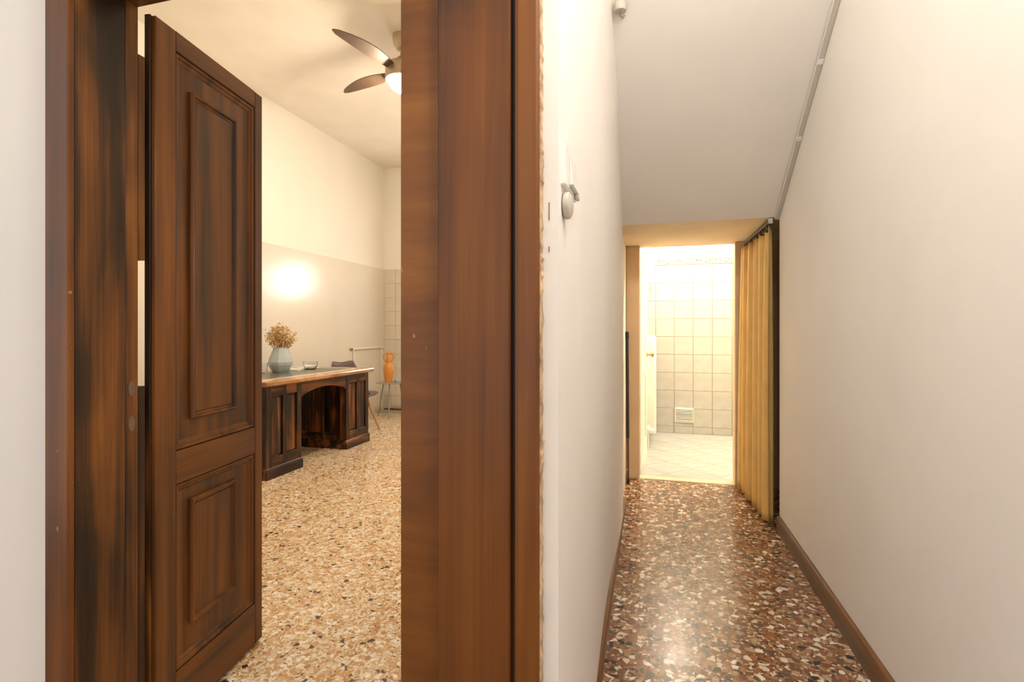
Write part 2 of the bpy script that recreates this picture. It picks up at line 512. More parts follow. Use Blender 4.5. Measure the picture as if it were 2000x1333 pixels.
# partition between room and corridor, slightly uneven old plaster with a rounded front corner
def partition():
    vs, fs = [], []
    ny, nz = 40, 24
    y0, y1 = DY1 - 0.012, 3.36
    for i in range(ny + 1):
        y = y0 + (y1 - y0) * i / ny
        for k in range(nz + 1):
            z = (HZ + 0.3) * k / nz
            off = 0.006 * math.sin(2.1 * y + 0.9 * z) + 0.004 * math.sin(4.3 * y - 1.7 * z + 1.0)
            off *= min(1, (y - y0) / 0.25)
            vs.append((LX + off, y, z))
    st = nz + 1
    for i in range(ny):
        for k in range(nz):
            a = i * st + k
            fs.append([a, a + st, a + st + 1, a + 1])
    b0 = len(vs)
    for i in range(ny + 1):
        for k in (0, nz):
            v = vs[i * st + k]
            vs.append((LX - 0.14, v[1], v[2]))
    for i in range(ny):
        a, b = b0 + 2 * i, b0 + 2 * i + 2
        fs.append([a, a + 1, b + 1, b])
        fs.append([i * st, a, b, (i + 1) * st])
        fs.append([i * st + nz, (i + 1) * st + nz, b + 1, a + 1])
    for i in (0, ny):
        fs.append([i * st + k for k in range(nz + 1)] + [b0 + 2 * i + 1, b0 + 2 * i])
    return poly('wall_left', vs, fs, 'plaster', smooth=True)
wl = partition()
struct(wl, 'uneven white plaster wall on the left of the corridor', 'wall')
wl2 = box('wall_left_recess', LX - 0.14, LX - 0.022, 3.36, EY, 0, HZ, 'plaster')
struct(wl2, 'set-back strip of white wall beside the bathroom doorway', 'wall')
wl3 = box('wall_room_right', LX - 0.16, LX - 0.14, DY1 - 0.012, RFY, 0, RH, 'plaster_room')
struct(wl3, 'cream plaster wall of the room backing onto the corridor', 'wall')

wr = box('wall_right', RX, RX + 0.14, -3.2, 3.50, 0, HZ, 'plaster')
struct(wr, 'long white plaster wall on the right of the corridor', 'wall')

# end wall with the low bathroom doorway
DWX0, DWX1 = -0.085, 0.655
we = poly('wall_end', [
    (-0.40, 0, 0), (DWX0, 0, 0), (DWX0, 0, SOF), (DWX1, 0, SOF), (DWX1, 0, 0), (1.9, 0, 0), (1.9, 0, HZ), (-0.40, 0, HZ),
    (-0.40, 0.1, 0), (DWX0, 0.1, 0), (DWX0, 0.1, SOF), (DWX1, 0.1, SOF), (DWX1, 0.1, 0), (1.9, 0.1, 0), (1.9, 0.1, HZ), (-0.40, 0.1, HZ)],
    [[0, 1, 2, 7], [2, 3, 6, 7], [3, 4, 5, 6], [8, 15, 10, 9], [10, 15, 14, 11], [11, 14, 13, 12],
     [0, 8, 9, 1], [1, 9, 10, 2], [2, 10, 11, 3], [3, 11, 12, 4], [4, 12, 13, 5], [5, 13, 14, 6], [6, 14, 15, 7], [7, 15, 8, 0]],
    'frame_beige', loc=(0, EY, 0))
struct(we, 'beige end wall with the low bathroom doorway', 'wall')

# stair underside and flat soffit
def ceil_z(y): return SOF + SLOPE * (SY - y)
YT = SY - (HZ - SOF) / SLOPE
cs = prism('ceiling', [(YT, HZ), (SY, SOF), (SY, SOF + 0.15), (YT, HZ + 0.15)], LX - 0.10, RX + 0.02, 'X', 'plaster')
struct(cs, 'sloping white underside of the staircase over the corridor', 'ceiling')
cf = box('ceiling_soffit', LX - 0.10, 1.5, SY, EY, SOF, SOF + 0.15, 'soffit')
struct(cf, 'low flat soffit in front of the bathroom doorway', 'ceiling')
ch = box('ceiling_hall', -4.17, RX + 0.14, -1.6, YT + 0.0, HZ, HZ + 0.15, 'plaster')
struct(ch, 'white ceiling of the hall', 'ceiling')

# frame of the bathroom doorway
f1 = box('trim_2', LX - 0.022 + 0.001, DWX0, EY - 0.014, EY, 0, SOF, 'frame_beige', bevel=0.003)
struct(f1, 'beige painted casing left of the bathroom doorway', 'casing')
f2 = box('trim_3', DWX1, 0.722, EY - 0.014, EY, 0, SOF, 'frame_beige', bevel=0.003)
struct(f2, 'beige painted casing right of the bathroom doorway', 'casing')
f3 = box('trim_4', 0.722, 0.752, EY - 0.03, EY, 0, SOF, 'white_paint', bevel=0.003)
struct(f3, 'slim white post between doorway and mustard curtain', 'post')

# niche behind the curtain
nb = box('wall_niche', 1.44, 1.50, 3.50, EY, 0, SOF, 'niche')
struct(nb, 'shade-brown back wall of the niche behind the curtain', 'wall')
nn = box('wall_niche_side', RX + 0.14, 1.50, 3.44, 3.50, 0, SOF, 'niche')
struct(nn, 'shade-brown side wall of the niche behind the curtain', 'wall')

# skirting boards
def skirting(name, x, thick, y0, y1, h, label):
    s = 1 if thick > 0 else -1
    o = prism(name, [(x, 0), (x + thick, 0), (x + thick, h * 0.82), (x + thick * 0.75, h * 0.93), (x + thick * 0.35, h), (x, h)], y0, y1, 'Y', 'base')
    return struct(o, label, 'skirting')
skirting('baseboard_right', RX, -0.018, -3.2, 3.50, 0.098, 'brown wooden skirting along the right corridor wall')
skirting('baseboard_left', LX - 0.012, 0.022, DY1 - 0.012, 3.72, 0.062, 'low brown wooden skirting along the left corridor wall')

# ------------------------------------------------------------------ room shell
w = box('wall_room_left', RWX - 0.12, RWX, DY1 - 0.012, RFY + 0.12, 0, RH, 'plaster_room')
struct(w, 'cream plaster wall behind the desk', 'wall')
dado = box('dado', RWX, RWX + 0.004, DY1, RFY - 0.001, 0, 2.205, 'enamel')
dado.name = 'trim_5'
struct(dado, 'glossy greige painted dado on the wall behind the desk', 'dado')
w = box('wall_room_far', RWX, LX - 0.16, RFY, RFY + 0.12, 0, RH, 'plaster_room')
struct(w, 'cream far wall of the room, tiled in its lower part', 'wall')
farwall = w
c = box('ceiling_room', RWX - 0.12, LX - 0.14, DY1 - 0.012, RFY + 0.12, RH, RH + 0.12, 'ceiling_room')
struct(c, 'high cream ceiling of the room with the fan', 'ceiling')
tm = bm_mesh(box_bm(0.197, 0.010, 0.217, 0.0015), 'kitchen_tile')
gr = box('grout_bed', RWX + 0.004, -2.85, RFY - 0.002, RFY, 0, 2.2, 'grout_room')
gr.parent = farwall
gr.location = Vector(gr.location) - Vector(farwall.location)
for i in range(6):
    for j in range(10):
        link('tile', tm, 'tile_room', farwall, Vector((RWX + 0.004 + 0.1 + 0.2 * i, RFY - 0.007, 0.11 + 0.22 * j)) - Vector(farwall.location))
skr = box('baseboard_room', RWX + 0.01, -0.6, RFY - 0.022, RFY - 0.012, 0, 0.02, 'base')
struct(skr, 'thin dark line of skirting under the tiled far wall', 'skirting')

# window in the far wall
def window(name, cx, z0, z1, wdt, y, mat_pane, label):
    e = empty(name, (cx, y, z0))
    h = z1 - z0
    for s in (-1, 1):
        box('stile', s * wdt / 2 - 0.03, s * wdt / 2 + 0.03, -0.03, 0.0, 0, h, 'white_paint', e, 0.004)
    box('mullion', -0.018, 0.018, -0.028, 0.0, 0.06, h - 0.06, 'white_paint', e, 0.003)
    for z in (0.03, h - 0.03):
        box('rail', -wdt / 2 + 0.03, wdt / 2 - 0.03, -0.03, 0.0, z - 0.03, z + 0.03, 'white_paint', e, 0.004)
    for s in (-1, 1):
        a, b = sorted((s * 0.018, s * (wdt / 2 - 0.03)))
        box('pane', a, b, -0.012, -0.004, 0.06, h - 0.06, mat_pane, e)
    return struct(e, label, 'window')
window('window_1', -2.35, 1.80, 2.34, 0.50, RFY - 0.001, 'room_pane', 'white framed two-pane window in the far wall of the room')

# ------------------------------------------------------------------ bathroom shell
w = box('wall_bathroom_left', BX0 - 0.1, BX0, EY + 0.10, BY1 + 0.1, 0, BH, 'bath_plaster')
struct(w, 'white bathroom wall behind the open white door', 'wall')
w = box('wall_bathroom_right', BX1, BX1 + 0.1, EY + 0.10, BY1 + 0.1, 0, BH, 'bath_plaster')
struct(w, 'white bathroom wall on the side away from the door', 'wall')
w = box('ceiling_bathroom', BX0 - 0.1, BX1 + 0.1, EY + 0.10, BY1 + 0.1, BH, BH + 0.1, 'bath_plaster')
struct(w, 'white bathroom ceiling', 'ceiling')
bw = box('wall_bathroom_far', BX0, BX1, BY1, BY1 + 0.1, 0, BH, 'grout')
struct(bw, 'pale marbled tile wall at the end of the bathroom', 'wall')
TS = 0.2165
rows = [(2.035 - TS * (k + 1), 2.035 - TS * k) for k in range(9)]
rows.append((0.003, rows[-1][0]))
rows += [(2.105 + TS * k, 2.105 + TS * (k + 1)) for k in range(2)]
cols = [(0.064 + TS * k, 0.064 + TS * (k + 1)) for k in range(7)]
cols = [(BX0 + 0.002, 0.064)] + cols
mesh_cache = {}
bo = Vector(bw.location)
for (x0, x1) in cols:
    for (z0, z1) in rows:
        key = (round(x1 - x0, 3), round(z1 - z0, 3))
        if key not in mesh_cache:
            mesh_cache[key] = bm_mesh(box_bm(x1 - x0 - 0.003, 0.012, z1 - z0 - 0.003, 0.002), 'wall_tile')
        link('tile', mesh_cache[key], 'tile', bw, Vector(((x0 + x1) / 2, BY1 - 0.006 - random.uniform(0, 0.0006), (z0 + z1) / 2)) - bo)
# border tiles with a raised printed scroll
bt = bm_mesh(box_bm(TS - 0.003, 0.014, 0.067, 0.002), 'border_tile')
def scroll_mesh():
    vs, fs = [], []
    def add(pts, r):
        v, f = tube_data(pts, r, 6)
        b = len(vs)
        vs.extend(v); fs.extend([[q + b for q in g] for g in f])
    add([(-0.095 + 0.19 * t / 24, 0, 0.014 * math.sin(2 * PI * t / 24)) for t in range(25)], 0.0028)
    for cx, cz in ((-0.062, 0.012), (0.045, -0.010)):
        add([(cx + 0.013 * math.cos(a) , 0, cz + 0.010 * math.sin(a)) for a in [k * 0.6 for k in range(9)]], 0.0035)
    for cx, cz in ((-0.02, 0.012), (0.08, 0.012)):
        add([(cx - 0.016, 0, cz + 0.004), (cx, 0, cz), (cx + 0.018, 0, cz - 0.010)], [0.002, 0.006, 0.001])
    me = bpy.data.meshes.new('scroll')
    me.from_pydata([tuple(v) for v in vs], [], fs)
    return me
sm = [scroll_mesh(), scroll_mesh()]
sm[0].materials.append(M['motif_olive']); sm[1].materials.append(M['motif_grey'])
lm = bm_mesh(box_bm(TS - 0.004, 0.003, 0.004), 'line')
lm.materials.append(M['motif_grey'])
for i, (x0, x1) in enumerate(cols[1:]):
    t = link('border_tile', bt, 'tile', bw, Vector(((x0 + x1) / 2, BY1 - 0.007, 2.070)) - bo)
    link('scroll', sm[i % 2], None, t, (0, -0.008, 0))
    for z in (-0.029, 0.029):
        link('line', lm, None, t, (0, -0.0078, z))
box('border_tile', BX0 + 0.002, 0.0625, BY1 - 0.014, BY1, 2.0365, 2.1035, 'tile', bw, 0.002)
o = bw.children[-1]; 
for o in bw.children:
    if o.name.startswith('border_tile') and o.location.y > 3: o.location = Vector(o.location) - bo


# vent grille
vg = empty('vent_grille', (0.395, BY1 - 0.012, 0.135))
for s in (-1, 1):
    box('frame_side', s * 0.104 - 0.008, s * 0.104 + 0.008, -0.012, 0, 0, 0.178, 'cream_plastic', vg, 0.002)
for z in (0.008, 0.166):
    box('frame_edge', -0.096, 0.096, -0.012, 0, z - 0.008, z + 0.012, 'white_plastic' if z > 0.1 else 'cream_plastic', vg, 0.002)
box('backing', -0.096, 0.096, -0.002, 0, 0.02, 0.158, 'pole_thin', vg)
sl = bm_mesh(box_bm(0.192, 0.014, 0.0045, 0.001), 'slat')
for k in range(7):
    link('slat', sl, 'white_plastic', vg, (0, -0.007, 0.030 + 0.0195 * k), (math.radians(32), 0, 0))
tag(vg, 'cream slatted vent grille low on the bathroom tile wall', 'vent')

# column radiator on the bathroom's left wall
rd = empty('radiator', (-0.03, 5.62, 0))
cm = bm_mesh(box_bm(0.150, 0.052, 1.05, 0.024, 3), 'column')
for k in range(10):
    link('column', cm, 'white_paint', rd, (0.018, 0.05 + 0.068 * k, 0.665), smooth=True)
for z in (0.22, 1.12):
    tube('manifold', [(0.01, 0.0, z), (0.01, 0.70, z)], 0.022, 'white_paint', rd)
tube('valve', [(0.01, -0.075, 0.20), (0.01, 0.0, 0.22)], 0.018, 'white_plastic', rd)
lathe('valve_knob', [(0, 0), (0.024, 0.002), (0.026, 0.05), (0.018, 0.062), (0, 0.063)], 'white_plastic', rd, (0.01, -0.062, 0.20), (0, PI / 2, 0), 16)
for y in (0.1, 0.6):
    box('bracket', -0.098, -0.05, y - 0.012, y + 0.012, 1.0, 1.03, 'white_paint', rd)
tube('pipe', [(0.01, -0.068, 0.20), (0.01, -0.068, 0.004)], 0.009, 'white_paint', rd)
tag(rd, 'tall white column radiator on the bathroom wall behind the door', 'radiator')

# pull cord
pc = empty('pull_cord', (0.000, 6.38, 1.70))
tube('cord', [(0, 0, 0.24), (0, 0, BH - 1.70)], 0.003, 'white_plastic', pc, seg=6)
lathe('grip', [(0.004, 0.24), (0.014, 0.22), (0.024, 0.15), (0.026, 0.115), (0.0, 0.112)][::-1], 'white_plastic', pc, seg=16)
tube('tassel', [(0, 0, 0.112), (0.001, 0, 0.06), (0, 0, 0.0)], [0.005, 0.008, 0.009], 'beech', pc, seg=8)
tag(pc, 'white pull cord with wooden tip hanging in the bathroom', 'pull cord')

# bathroom pendant lamps; the middle one is added to even the light
for bx, by, drop, mt_, lab in ((0.278, 5.98, 0.74, 'bath_low', 'white globe pendant lamp hanging low before the bathroom tile wall'), (0.95, 5.15, 0.42, 'bath_fill', 'unseen globe lamp added over the middle of the bathroom to even its light')):
    bl = empty('bathroom_lamp', (bx, by, BH))
    gs = 0.8 if mt_ == 'bath_low' else 1.0
    lathe('globe', [(r_ * gs, z_ * gs) for r_, z_ in ((0, -0.10), (0.05, -0.087), (0.087, -0.05), (0.10, 0), (0.087, 0.05), (0.05, 0.087), (0.03, 0.095))], mt_, bl, (0, 0, -drop))
    tube('stem', [(0, 0, -drop + 0.092 * gs), (0, 0, -0.01)], 0.008, 'white_plastic', bl)
    lathe('ceiling_rose', [(0.02, -0.04), (0.05, -0.02), (0.055, 0), (0, 0)], 'white_plastic', bl)
    tag(bl, lab, 'lamp', 'bathroom pendant lamps')

# bathroom door, opened inwards
d2 = empty('door_2', (-0.080, EY + 0.115, 0.008), math.radians(90 - 4.2))
# local x runs along the leaf, local y is its thickness (towards the wall)
LW, LH, LT = 0.70, 1.925, 0.036
for x0, x1 in ((0, 0.10), (LW - 0.10, LW)):
    box('stile', x0, x1, 0, LT, 0, LH, 'white_paint', d2, 0.003)
for z0, z1 in ((0, 0.20), (0.84, 0.96), (LH - 0.12, LH)):
    box('rail', 0.10, LW - 0.10, 0, LT, z0, z1, 'white_paint', d2, 0.003)
for z0, z1 in ((0.20, 0.84), (0.96, LH - 0.12)):
    p = box('panel', 0.10, LW - 0.10, 0.010, LT - 0.010, z0, z1, 'white_paint', d2)
    lx, lz = Vector(p.location), 0
    for a, b, c_, d_ in ((0.10, 0.122, z0, z1), (LW - 0.122, LW - 0.10, z0, z1), (0.122, LW - 0.122, z0, z0 + 0.022), (0.122, LW - 0.122, z1 - 0.022, z1)):
        q = box('moulding', a, b, 0.003, 0.010, c_, d_, 'cream_inlay', p, 0.003)
        q.location = Vector(q.location) - Vector(p.location)
kn = lathe('knob', [(0.026, 0), (0.026, 0.005), (0.010, 0.008), (0.009, 0.034), (0.018, 0.040), (0.026, 0.052), (0.022, 0.066), (0, 0.070)], 'brass', d2, (LW - 0.05, 0, 1.0), (PI / 2, 0, 0), 20)
struct(d2, 'white panelled bathroom door with brass knob, standing open', 'door')

# ------------------------------------------------------------------ double door frame (brown)
fr_ = empty('door_frame', (0, DY0, 0))
# left reveal board and casing
box('jamb', OX0 - 0.040, OX0 - 0.001, -0.012, DY1 - DY0 - 0.045, 0, HEAD + 0.04, 'jamb', fr_, 0.002)
bj = box('jamb_edge', OX0 - 0.040, OX0 - 0.000, DY1 - DY0 - 0.045, DY1 - DY0 - 0.008, 0, HEAD + 0.04, 'jamb', fr_, 0.002)
box('casing', OX0 - 0.083, OX0 - 0.001, -0.030, -0.012, 0, HEAD + 0.10, 'case', fr_, 0.003)
# strike mortises with raised worn lips
for z in (1.082, 0.980):
    prism('strike_mortise', [(0.012 * math.cos(a) * 0.8 + DY1 - DY0 - 0.028, z + 0.022 * math.sin(a)) for a in [2 * PI * k / 16 for k in range(16)]],
          OX0 - 0.004, OX0 + 0.0012, 'X', 'hole', fr_)
# right: stop face, broad casing board, back band
box('stop_board', OX1, -0.40, 0.004, DY1 - DY0 - 0.010, 0, HEAD + 0.04, 'stop', fr_, 0.002)
box('casing', -0.4235, -0.268, -0.020, 0.000, 0, HEAD + 0.10, 'case', fr_, 0.003)
box('casing_groove', -0.268, -0.258, -0.004, 0.004, 0, HEAD + 0.10, 'jamb', fr_)
prism('back_band', [(-0.258, 0.0), (-0.258, -0.022), (-0.250, -0.028), (-0.214, -0.028), (CXR, -0.022), (CXR, 0.0)], 0, HEAD + 0.10, 'Z', 'case', fr_, bevel=0.001)
# flaked paint along the outer edge of the back band
random.seed(8)
fv, ff_ = [], []
nz_ = 260
for k in range(nz_ + 1):
    z = (HEAD + 0.1) * k / nz_
    wd = 0.0012 + max(0, random.gauss(0.0006, 0.0012)) + 0.0012 * max(0, math.sin(z * 5.3) * math.sin(z * 17))
    fv += [(CXR - wd * 0.8, -0.0215, z), (CXR + wd, -0.0215, z), (CXR + wd, -0.001, z), (CXR - wd * 0.8, -0.001, z)]
for k in range(nz_):
    a = 4 * k
    for q in range(4):
        ff_.append([a + q, a + (q + 1) % 4, a + 4 + (q + 1) % 4, a + 4 + q])
poly('flaked_edge', fv, ff_, 'flake', fr_)
# head
box('head', OX0 - 0.04, -0.30, -0.012, DY1 - DY0 - 0.008, HEAD, HEAD + 0.04, 'door_h', fr_, 0.002)
box('head_casing', OX0 - 0.001, -0.4235, -0.030, -0.012, HEAD + 0.012, HEAD + 0.10, 'door_h', fr_, 0.002)
# strips added in the hinge gap, spaced to leave slits of light
for z0, z1 in ((0.0, 1.085), (1.455, 2.055)):
    box('hinge_strip', OX0 - 0.035, OX0 - 0.0005, DY1 - DY0 - 0.0075, DY1 - DY0 + 0.012, z0, z1, 'jamb', fr_)
fr_.name = 'trim_6'
struct(fr_, 'dark brown wooden frame of the double door', 'door frame')

# open leaf of the double door: local x along the leaf, local y thickness away from the opening, z up
ang = math.atan2(0.9873, -0.1587)
d1 = empty('door_1', (-1.4235, DY1 + 0.032, 0.012), ang)
W1, H1, T1 = 0.54, 2.178, 0.034
box('stile', 0, 0.081, 0, T1, 0, H1, 'door_v', d1, 0.003)
box('stile', 0.492, W1, 0, T1, 0, H1, 'door_v', d1, 0.003)
for z0, z1 in ((0, 0.160), (0.752, 0.855), (2.115, H1)):
    box('rail', 0.081, 0.492, 0, T1, z0, z1, 'door_h', d1, 0.002)
box('hinge_edge', -0.0075, -0.0005, 0.012, T1 - 0.004, 0, H1, 'jamb', d1, 0.001)

def frame_moulding(name, x0, x1, z0, z1, wdt, hgt, ybase, mat, parent, off):
    """A mitred rectangular moulding with a stepped, rounded profile standing towards -y."""
    prof = [(0, 0), (0.0, hgt * 0.55), (wdt * 0.18, hgt), (wdt * 0.42, hgt * 0.92), (wdt * 0.55, hgt * 0.45), (wdt * 0.8, hgt * 0.38), (wdt, 0.0)]
    vs, fs = [], []
    for (d, h) in prof:
        for cx, cz in ((x0 + d, z0 + d), (x1 - d, z0 + d), (x1 - d, z1 - d), (x0 + d, z1 - d)):
            vs.append((cx - off[0], ybase - h - off[1], cz - off[2]))
    n = len(prof)
    for i in range(n - 1):
        for k in range(4):
            fs.append([i * 4 + k, i * 4 + (k + 1) % 4, (i + 1) * 4 + (k + 1) % 4, (i + 1) * 4 + k])
    for k in range(4):
        fs.append([k, (k + 1) % 4, (n - 1) * 4 + (k + 1) % 4, (n - 1) * 4 + k])
    return poly(name, vs, fs, mat, parent, smooth=False)

for z0, z1, iz0, iz1 in ((0.855, 2.115, 0.945, 2.020), (0.160, 0.752, 0.275, 0.683)):
    p = box('panel', 0.081, 0.492, 0.016, T1 - 0.010, z0, z1, 'door_v', d1)
    off = Vector(p.location)
    frame_moulding('outer_moulding', 0.081, 0.492, z0, z1, 0.030, 0.013, 0.016, 'door_v', p, off)
    frame_moulding('inner_moulding', 0.155, 0.385, iz0, iz1, 0.024, 0.015, 0.016, 'door_v', p, off)
    f = box('raised_field', 0.177, 0.363, 0.010, 0.016, iz0 + 0.022, iz1 - 0.022, 'door_v', p)
    f.location = Vector(f.location) - off
for z in (0.35, 0.98, 1.86):
    tube('hinge', [(-0.006, T1 + 0.003, z - 0.06), (-0.006, T1 + 0.003, z + 0.06)], 0.007, 'iron', d1, seg=10)
struct(d1, 'dark walnut panelled leaf of the double door, standing open', 'door')

# ------------------------------------------------------------------ desk
dk = empty('desk', (-3.06, 3.555, 0.002))
DL, DD, DH = 1.585, 0.76, 0.818
def pedestal(y0, y1):
    e = box('pedestal', -DD, -0.018, y0 + 0.018, y1 - 0.018, 0.09, 0.775, 'desk_v', dk, 0.002)
    off = Vector(e.location)
    def sub(*a, **k):
        o = box(*a, e, *k.get('extra', ()), **{q: v for q, v in k.items() if q != 'extra'})
        o.location = Vector(o.location) - off
        return o
    mid = (y0 + y1) / 2
    # front (towards +x): stiles, rails, recessed panels
    for a, b in ((y0, y0 + 0.062), (mid - 0.022, mid + 0.022), (y1 - 0.062, y1)):
        sub('stile', -0.018, 0.0, a, b, 0.09, 0.775, 'desk_v', bevel=0.002)
    spans = ((y0 + 0.062, mid - 0.022), (mid + 0.022, y1 - 0.062))
    for a, b in spans:
        sub('rail', -0.018, 0.0, a, b, 0.09, 0.175, 'desk_h', bevel=0.002)
        sub('rail', -0.018, 0.0, a, b, 0.69, 0.775, 'desk_h', bevel=0.002)
        sub('panel', -0.016, -0.010, a + 0.012, b - 0.012, 0.187, 0.678, 'desk_v', bevel=0.003)
    # both ends
    for yy, s in ((y0, 1), (y1, -1)):
        ya, yb = sorted((yy, yy + s * 0.018))
        for a, b in ((-DD, -DD + 0.06), (-0.31, -0.27), (-0.075, -0.018)):
            sub('stile', a, b, ya, yb, 0.09, 0.775, 'desk_v', bevel=0.002)
        for a, b in ((-DD + 0.06, -0.31), (-0.27, -0.075)):
            sub('rail', a, b, ya, yb, 0.09, 0.165, 'desk_h', bevel=0.002)
            sub('rail', a, b, ya, yb, 0.70, 0.775, 'desk_h', bevel=0.002)
    pl = prism('plinth', [(0.012, 0), (0.012, 0.070), (0.004, 0.088), (0.0, 0.092), (-DD, 0.092), (-DD, 0)], y0 - 0.008, y1 + 0.008, 'Y', 'desk_h', dk)
pedestal(0.0, 0.440)
pedestal(1.150, DL)
# arched apron over the kneehole
arch = [(0.440, 0.775), (0.440, 0.635)] + [(0.440 + 0.71 * t / 20, 0.640 + 0.062 * math.sin(PI * t / 20) ** 0.8) for t in range(1, 20)] + [(1.150, 0.635), (1.150, 0.775)]
prism('apron', arch, -0.030, -0.004, 'X', 'desk_h', dk)
prism('apron', arch, -DD + 0.004, -DD + 0.03, 'X', 'desk_h', dk)
tp = prism('desk_top', [(-DD - 0.035, 0.777), (0.030, 0.777), (0.040, 0.785), (0.040, 0.808), (0.032, 0.818), (-DD - 0.035, 0.818)], -0.045, DL + 0.050, 'Y', 'desk_top', dk)
for a, b, c_, d_ in ((-0.135, -0.100, 0.075, DL - 0.075), (-DD + 0.085, -DD + 0.10, 0.075, DL - 0.075)):
    box('inlay_strip', a, b, c_, d_, 0.8178, 0.8192, 'cream_inlay', tp)
for c_, d_ in ((0.075, 0.09), (DL - 0.09, DL - 0.075)):
    box('inlay_strip', -DD + 0.10, -0.135, c_, d_, 0.8178, 0.8192, 'cream_inlay', tp)
box('leather_inlay', -DD + 0.10, -0.135, 0.09, DL - 0.09, 0.8178, 0.8188, 'leather', tp)
tag(dk, 'dark worn wooden kneehole desk with panelled pedestals and arched apron', 'desk')
DT = 0.002 + 0.819

# vase with dried flowers
vs_ = empty('flower_vase', (-3.645, 4.44, DT))
vs_.scale = (0.92, 0.92, 0.97)
def faceted(prof, sides, twist):
    vs, fs = [], []
    for i, (r, z) in enumerate(prof):
        for k in range(sides):
            a = 2 * PI * k / sides + twist
            rr = r * (1.06 if k % 2 else 0.97)
            vs.append((rr * math.cos(a), rr * math.sin(a), z))
    for i in range(len(prof) - 1):
        for k in range(sides):
            fs.append([i * sides + k, i * sides + (k + 1) % sides, (i + 1) * sides + (k + 1) % sides, (i + 1) * sides + k])
    fs.append(list(range(sides)))
    fs.append([(len(prof) - 1) * sides + k for k in range(sides)])
    return vs, fs
prof = [(0.080, 0), (0.100, 0.03), (0.122, 0.075), (0.126, 0.105), (0.112, 0.150), (0.090, 0.205), (0.076, 0.245), (0.075, 0.258), (0.069, 0.258), (0.069, 0.20), (0.0, 0.19)]
v_, f_ = faceted(prof, 9, 0.3)
poly('vase_body', v_, f_, 'vase', vs_, bevel=0.0)
tag(vs_, 'pale blue faceted ceramic vase on the desk', 'vase')
bq = empty('dried_flowers', (-3.645, 4.44, DT + 0.195))
random.seed(11)
sv, sf, hv, hf, gv, gf = [], [], [], [], [], []
def addto(V, F, vs, fs):
    b = len(V)
    V.extend(vs); F.extend([[q + b for q in g] for g in fs])
for k in range(70):
    a = random.uniform(0, 2 * PI)
    sp = random.uniform(0.0, 1.0) ** 0.6
    top = Vector((0.165 * sp * math.cos(a), 0.165 * sp * math.sin(a), 0.335 - 0.17 * sp ** 2 + random.uniform(-0.07, 0.0)))
    base = Vector((0.045 * sp * math.cos(a), 0.045 * sp * math.sin(a), 0.0))
    midp = base.lerp(top, 0.5) + Vector((0, 0, 0.02))
    vv, ff = tube_data([base, midp, top], [0.0018, 0.0014, 0.001], 4)
    addto(sv, sf, vv, ff)
    for q in range(11):
        t = random.uniform(0.35, 1.0)
        p = (base.lerp(midp, t * 2) if t < 0.5 else midp.lerp(top, t * 2 - 1)) + Vector((random.gauss(0, 0.014), random.gauss(0, 0.014), random.gauss(0, 0.012)))
        r = random.uniform(0.004, 0.0085)
        d = Vector((random.gauss(0, 1), random.gauss(0, 1), random.gauss(0.4, 1))).normalized()
        s = d.orthogonal().normalized()
        u = d.cross(s)
        vv = [p + d * r * 1.7, p + s * r, p + u * r, p - s * r, p - u * r, p - d * r]
        ff = [[0, 1, 2], [0, 2, 3], [0, 3, 4], [0, 4, 1], [5, 2, 1], [5, 3, 2], [5, 4, 3], [5, 1, 4]]
        if random.random() < 0.68: addto(hv, hf, vv, ff)
        else: addto(gv, gf, vv, ff)
poly('stems', sv, sf, 'straw2', bq)['kind'] = 'stuff'
poly('flower_heads', hv, hf, 'straw', bq)['kind'] = 'stuff'
poly('seed_heads', gv, gf, 'straw2', bq)['kind'] = 'stuff'
tag(bq, 'bunch of golden dried flowers in the pale blue vase', 'flowers')

# glass bowl, tumbler, papers
gb = lathe('glass_bowl', [(0, 0), (0.045, 0), (0.060, 0.008), (0.072, 0.045), (0.078, 0.085), (0.074, 0.085), (0.066, 0.045), (0.052, 0.013), (0, 0.009)], 'glass', None, (-3.585, 4.83, DT), seg=28)
tag(gb, 'clear glass bowl standing on the desk beside the papers', 'bowl')
tu = lathe('glass_tumbler', [(0, 0), (0.028, 0), (0.034, 0.005), (0.038, 0.10), (0.0355, 0.10), (0.031, 0.010), (0, 0.009)], 'glass', None, (-3.71, 4.27, DT), seg=24)
tag(tu, 'clear glass tumbler on the desk by the vase', 'glass')
for k, (x, y, rz, lb) in enumerate(((-3.67, 4.68, 0.3, 'white paper booklet on the desk between vase and glass bowl'), (-3.72, 4.95, -0.2, 'small white booklet on the desk behind the glass bowl'))):
    b_ = empty('booklet', (x, y, DT), rz)
    box('cover', -0.075, 0.075, -0.105, 0.105, 0, 0.002, 'paper', b_)
    box('pages', -0.072, 0.073, -0.102, 0.102, 0.002, 0.010, 'paper', b_)
    box('cover', -0.075, 0.075, -0.105, 0.105, 0.010, 0.012, 'paper', b_)
    tag(b_, lb, 'booklet')

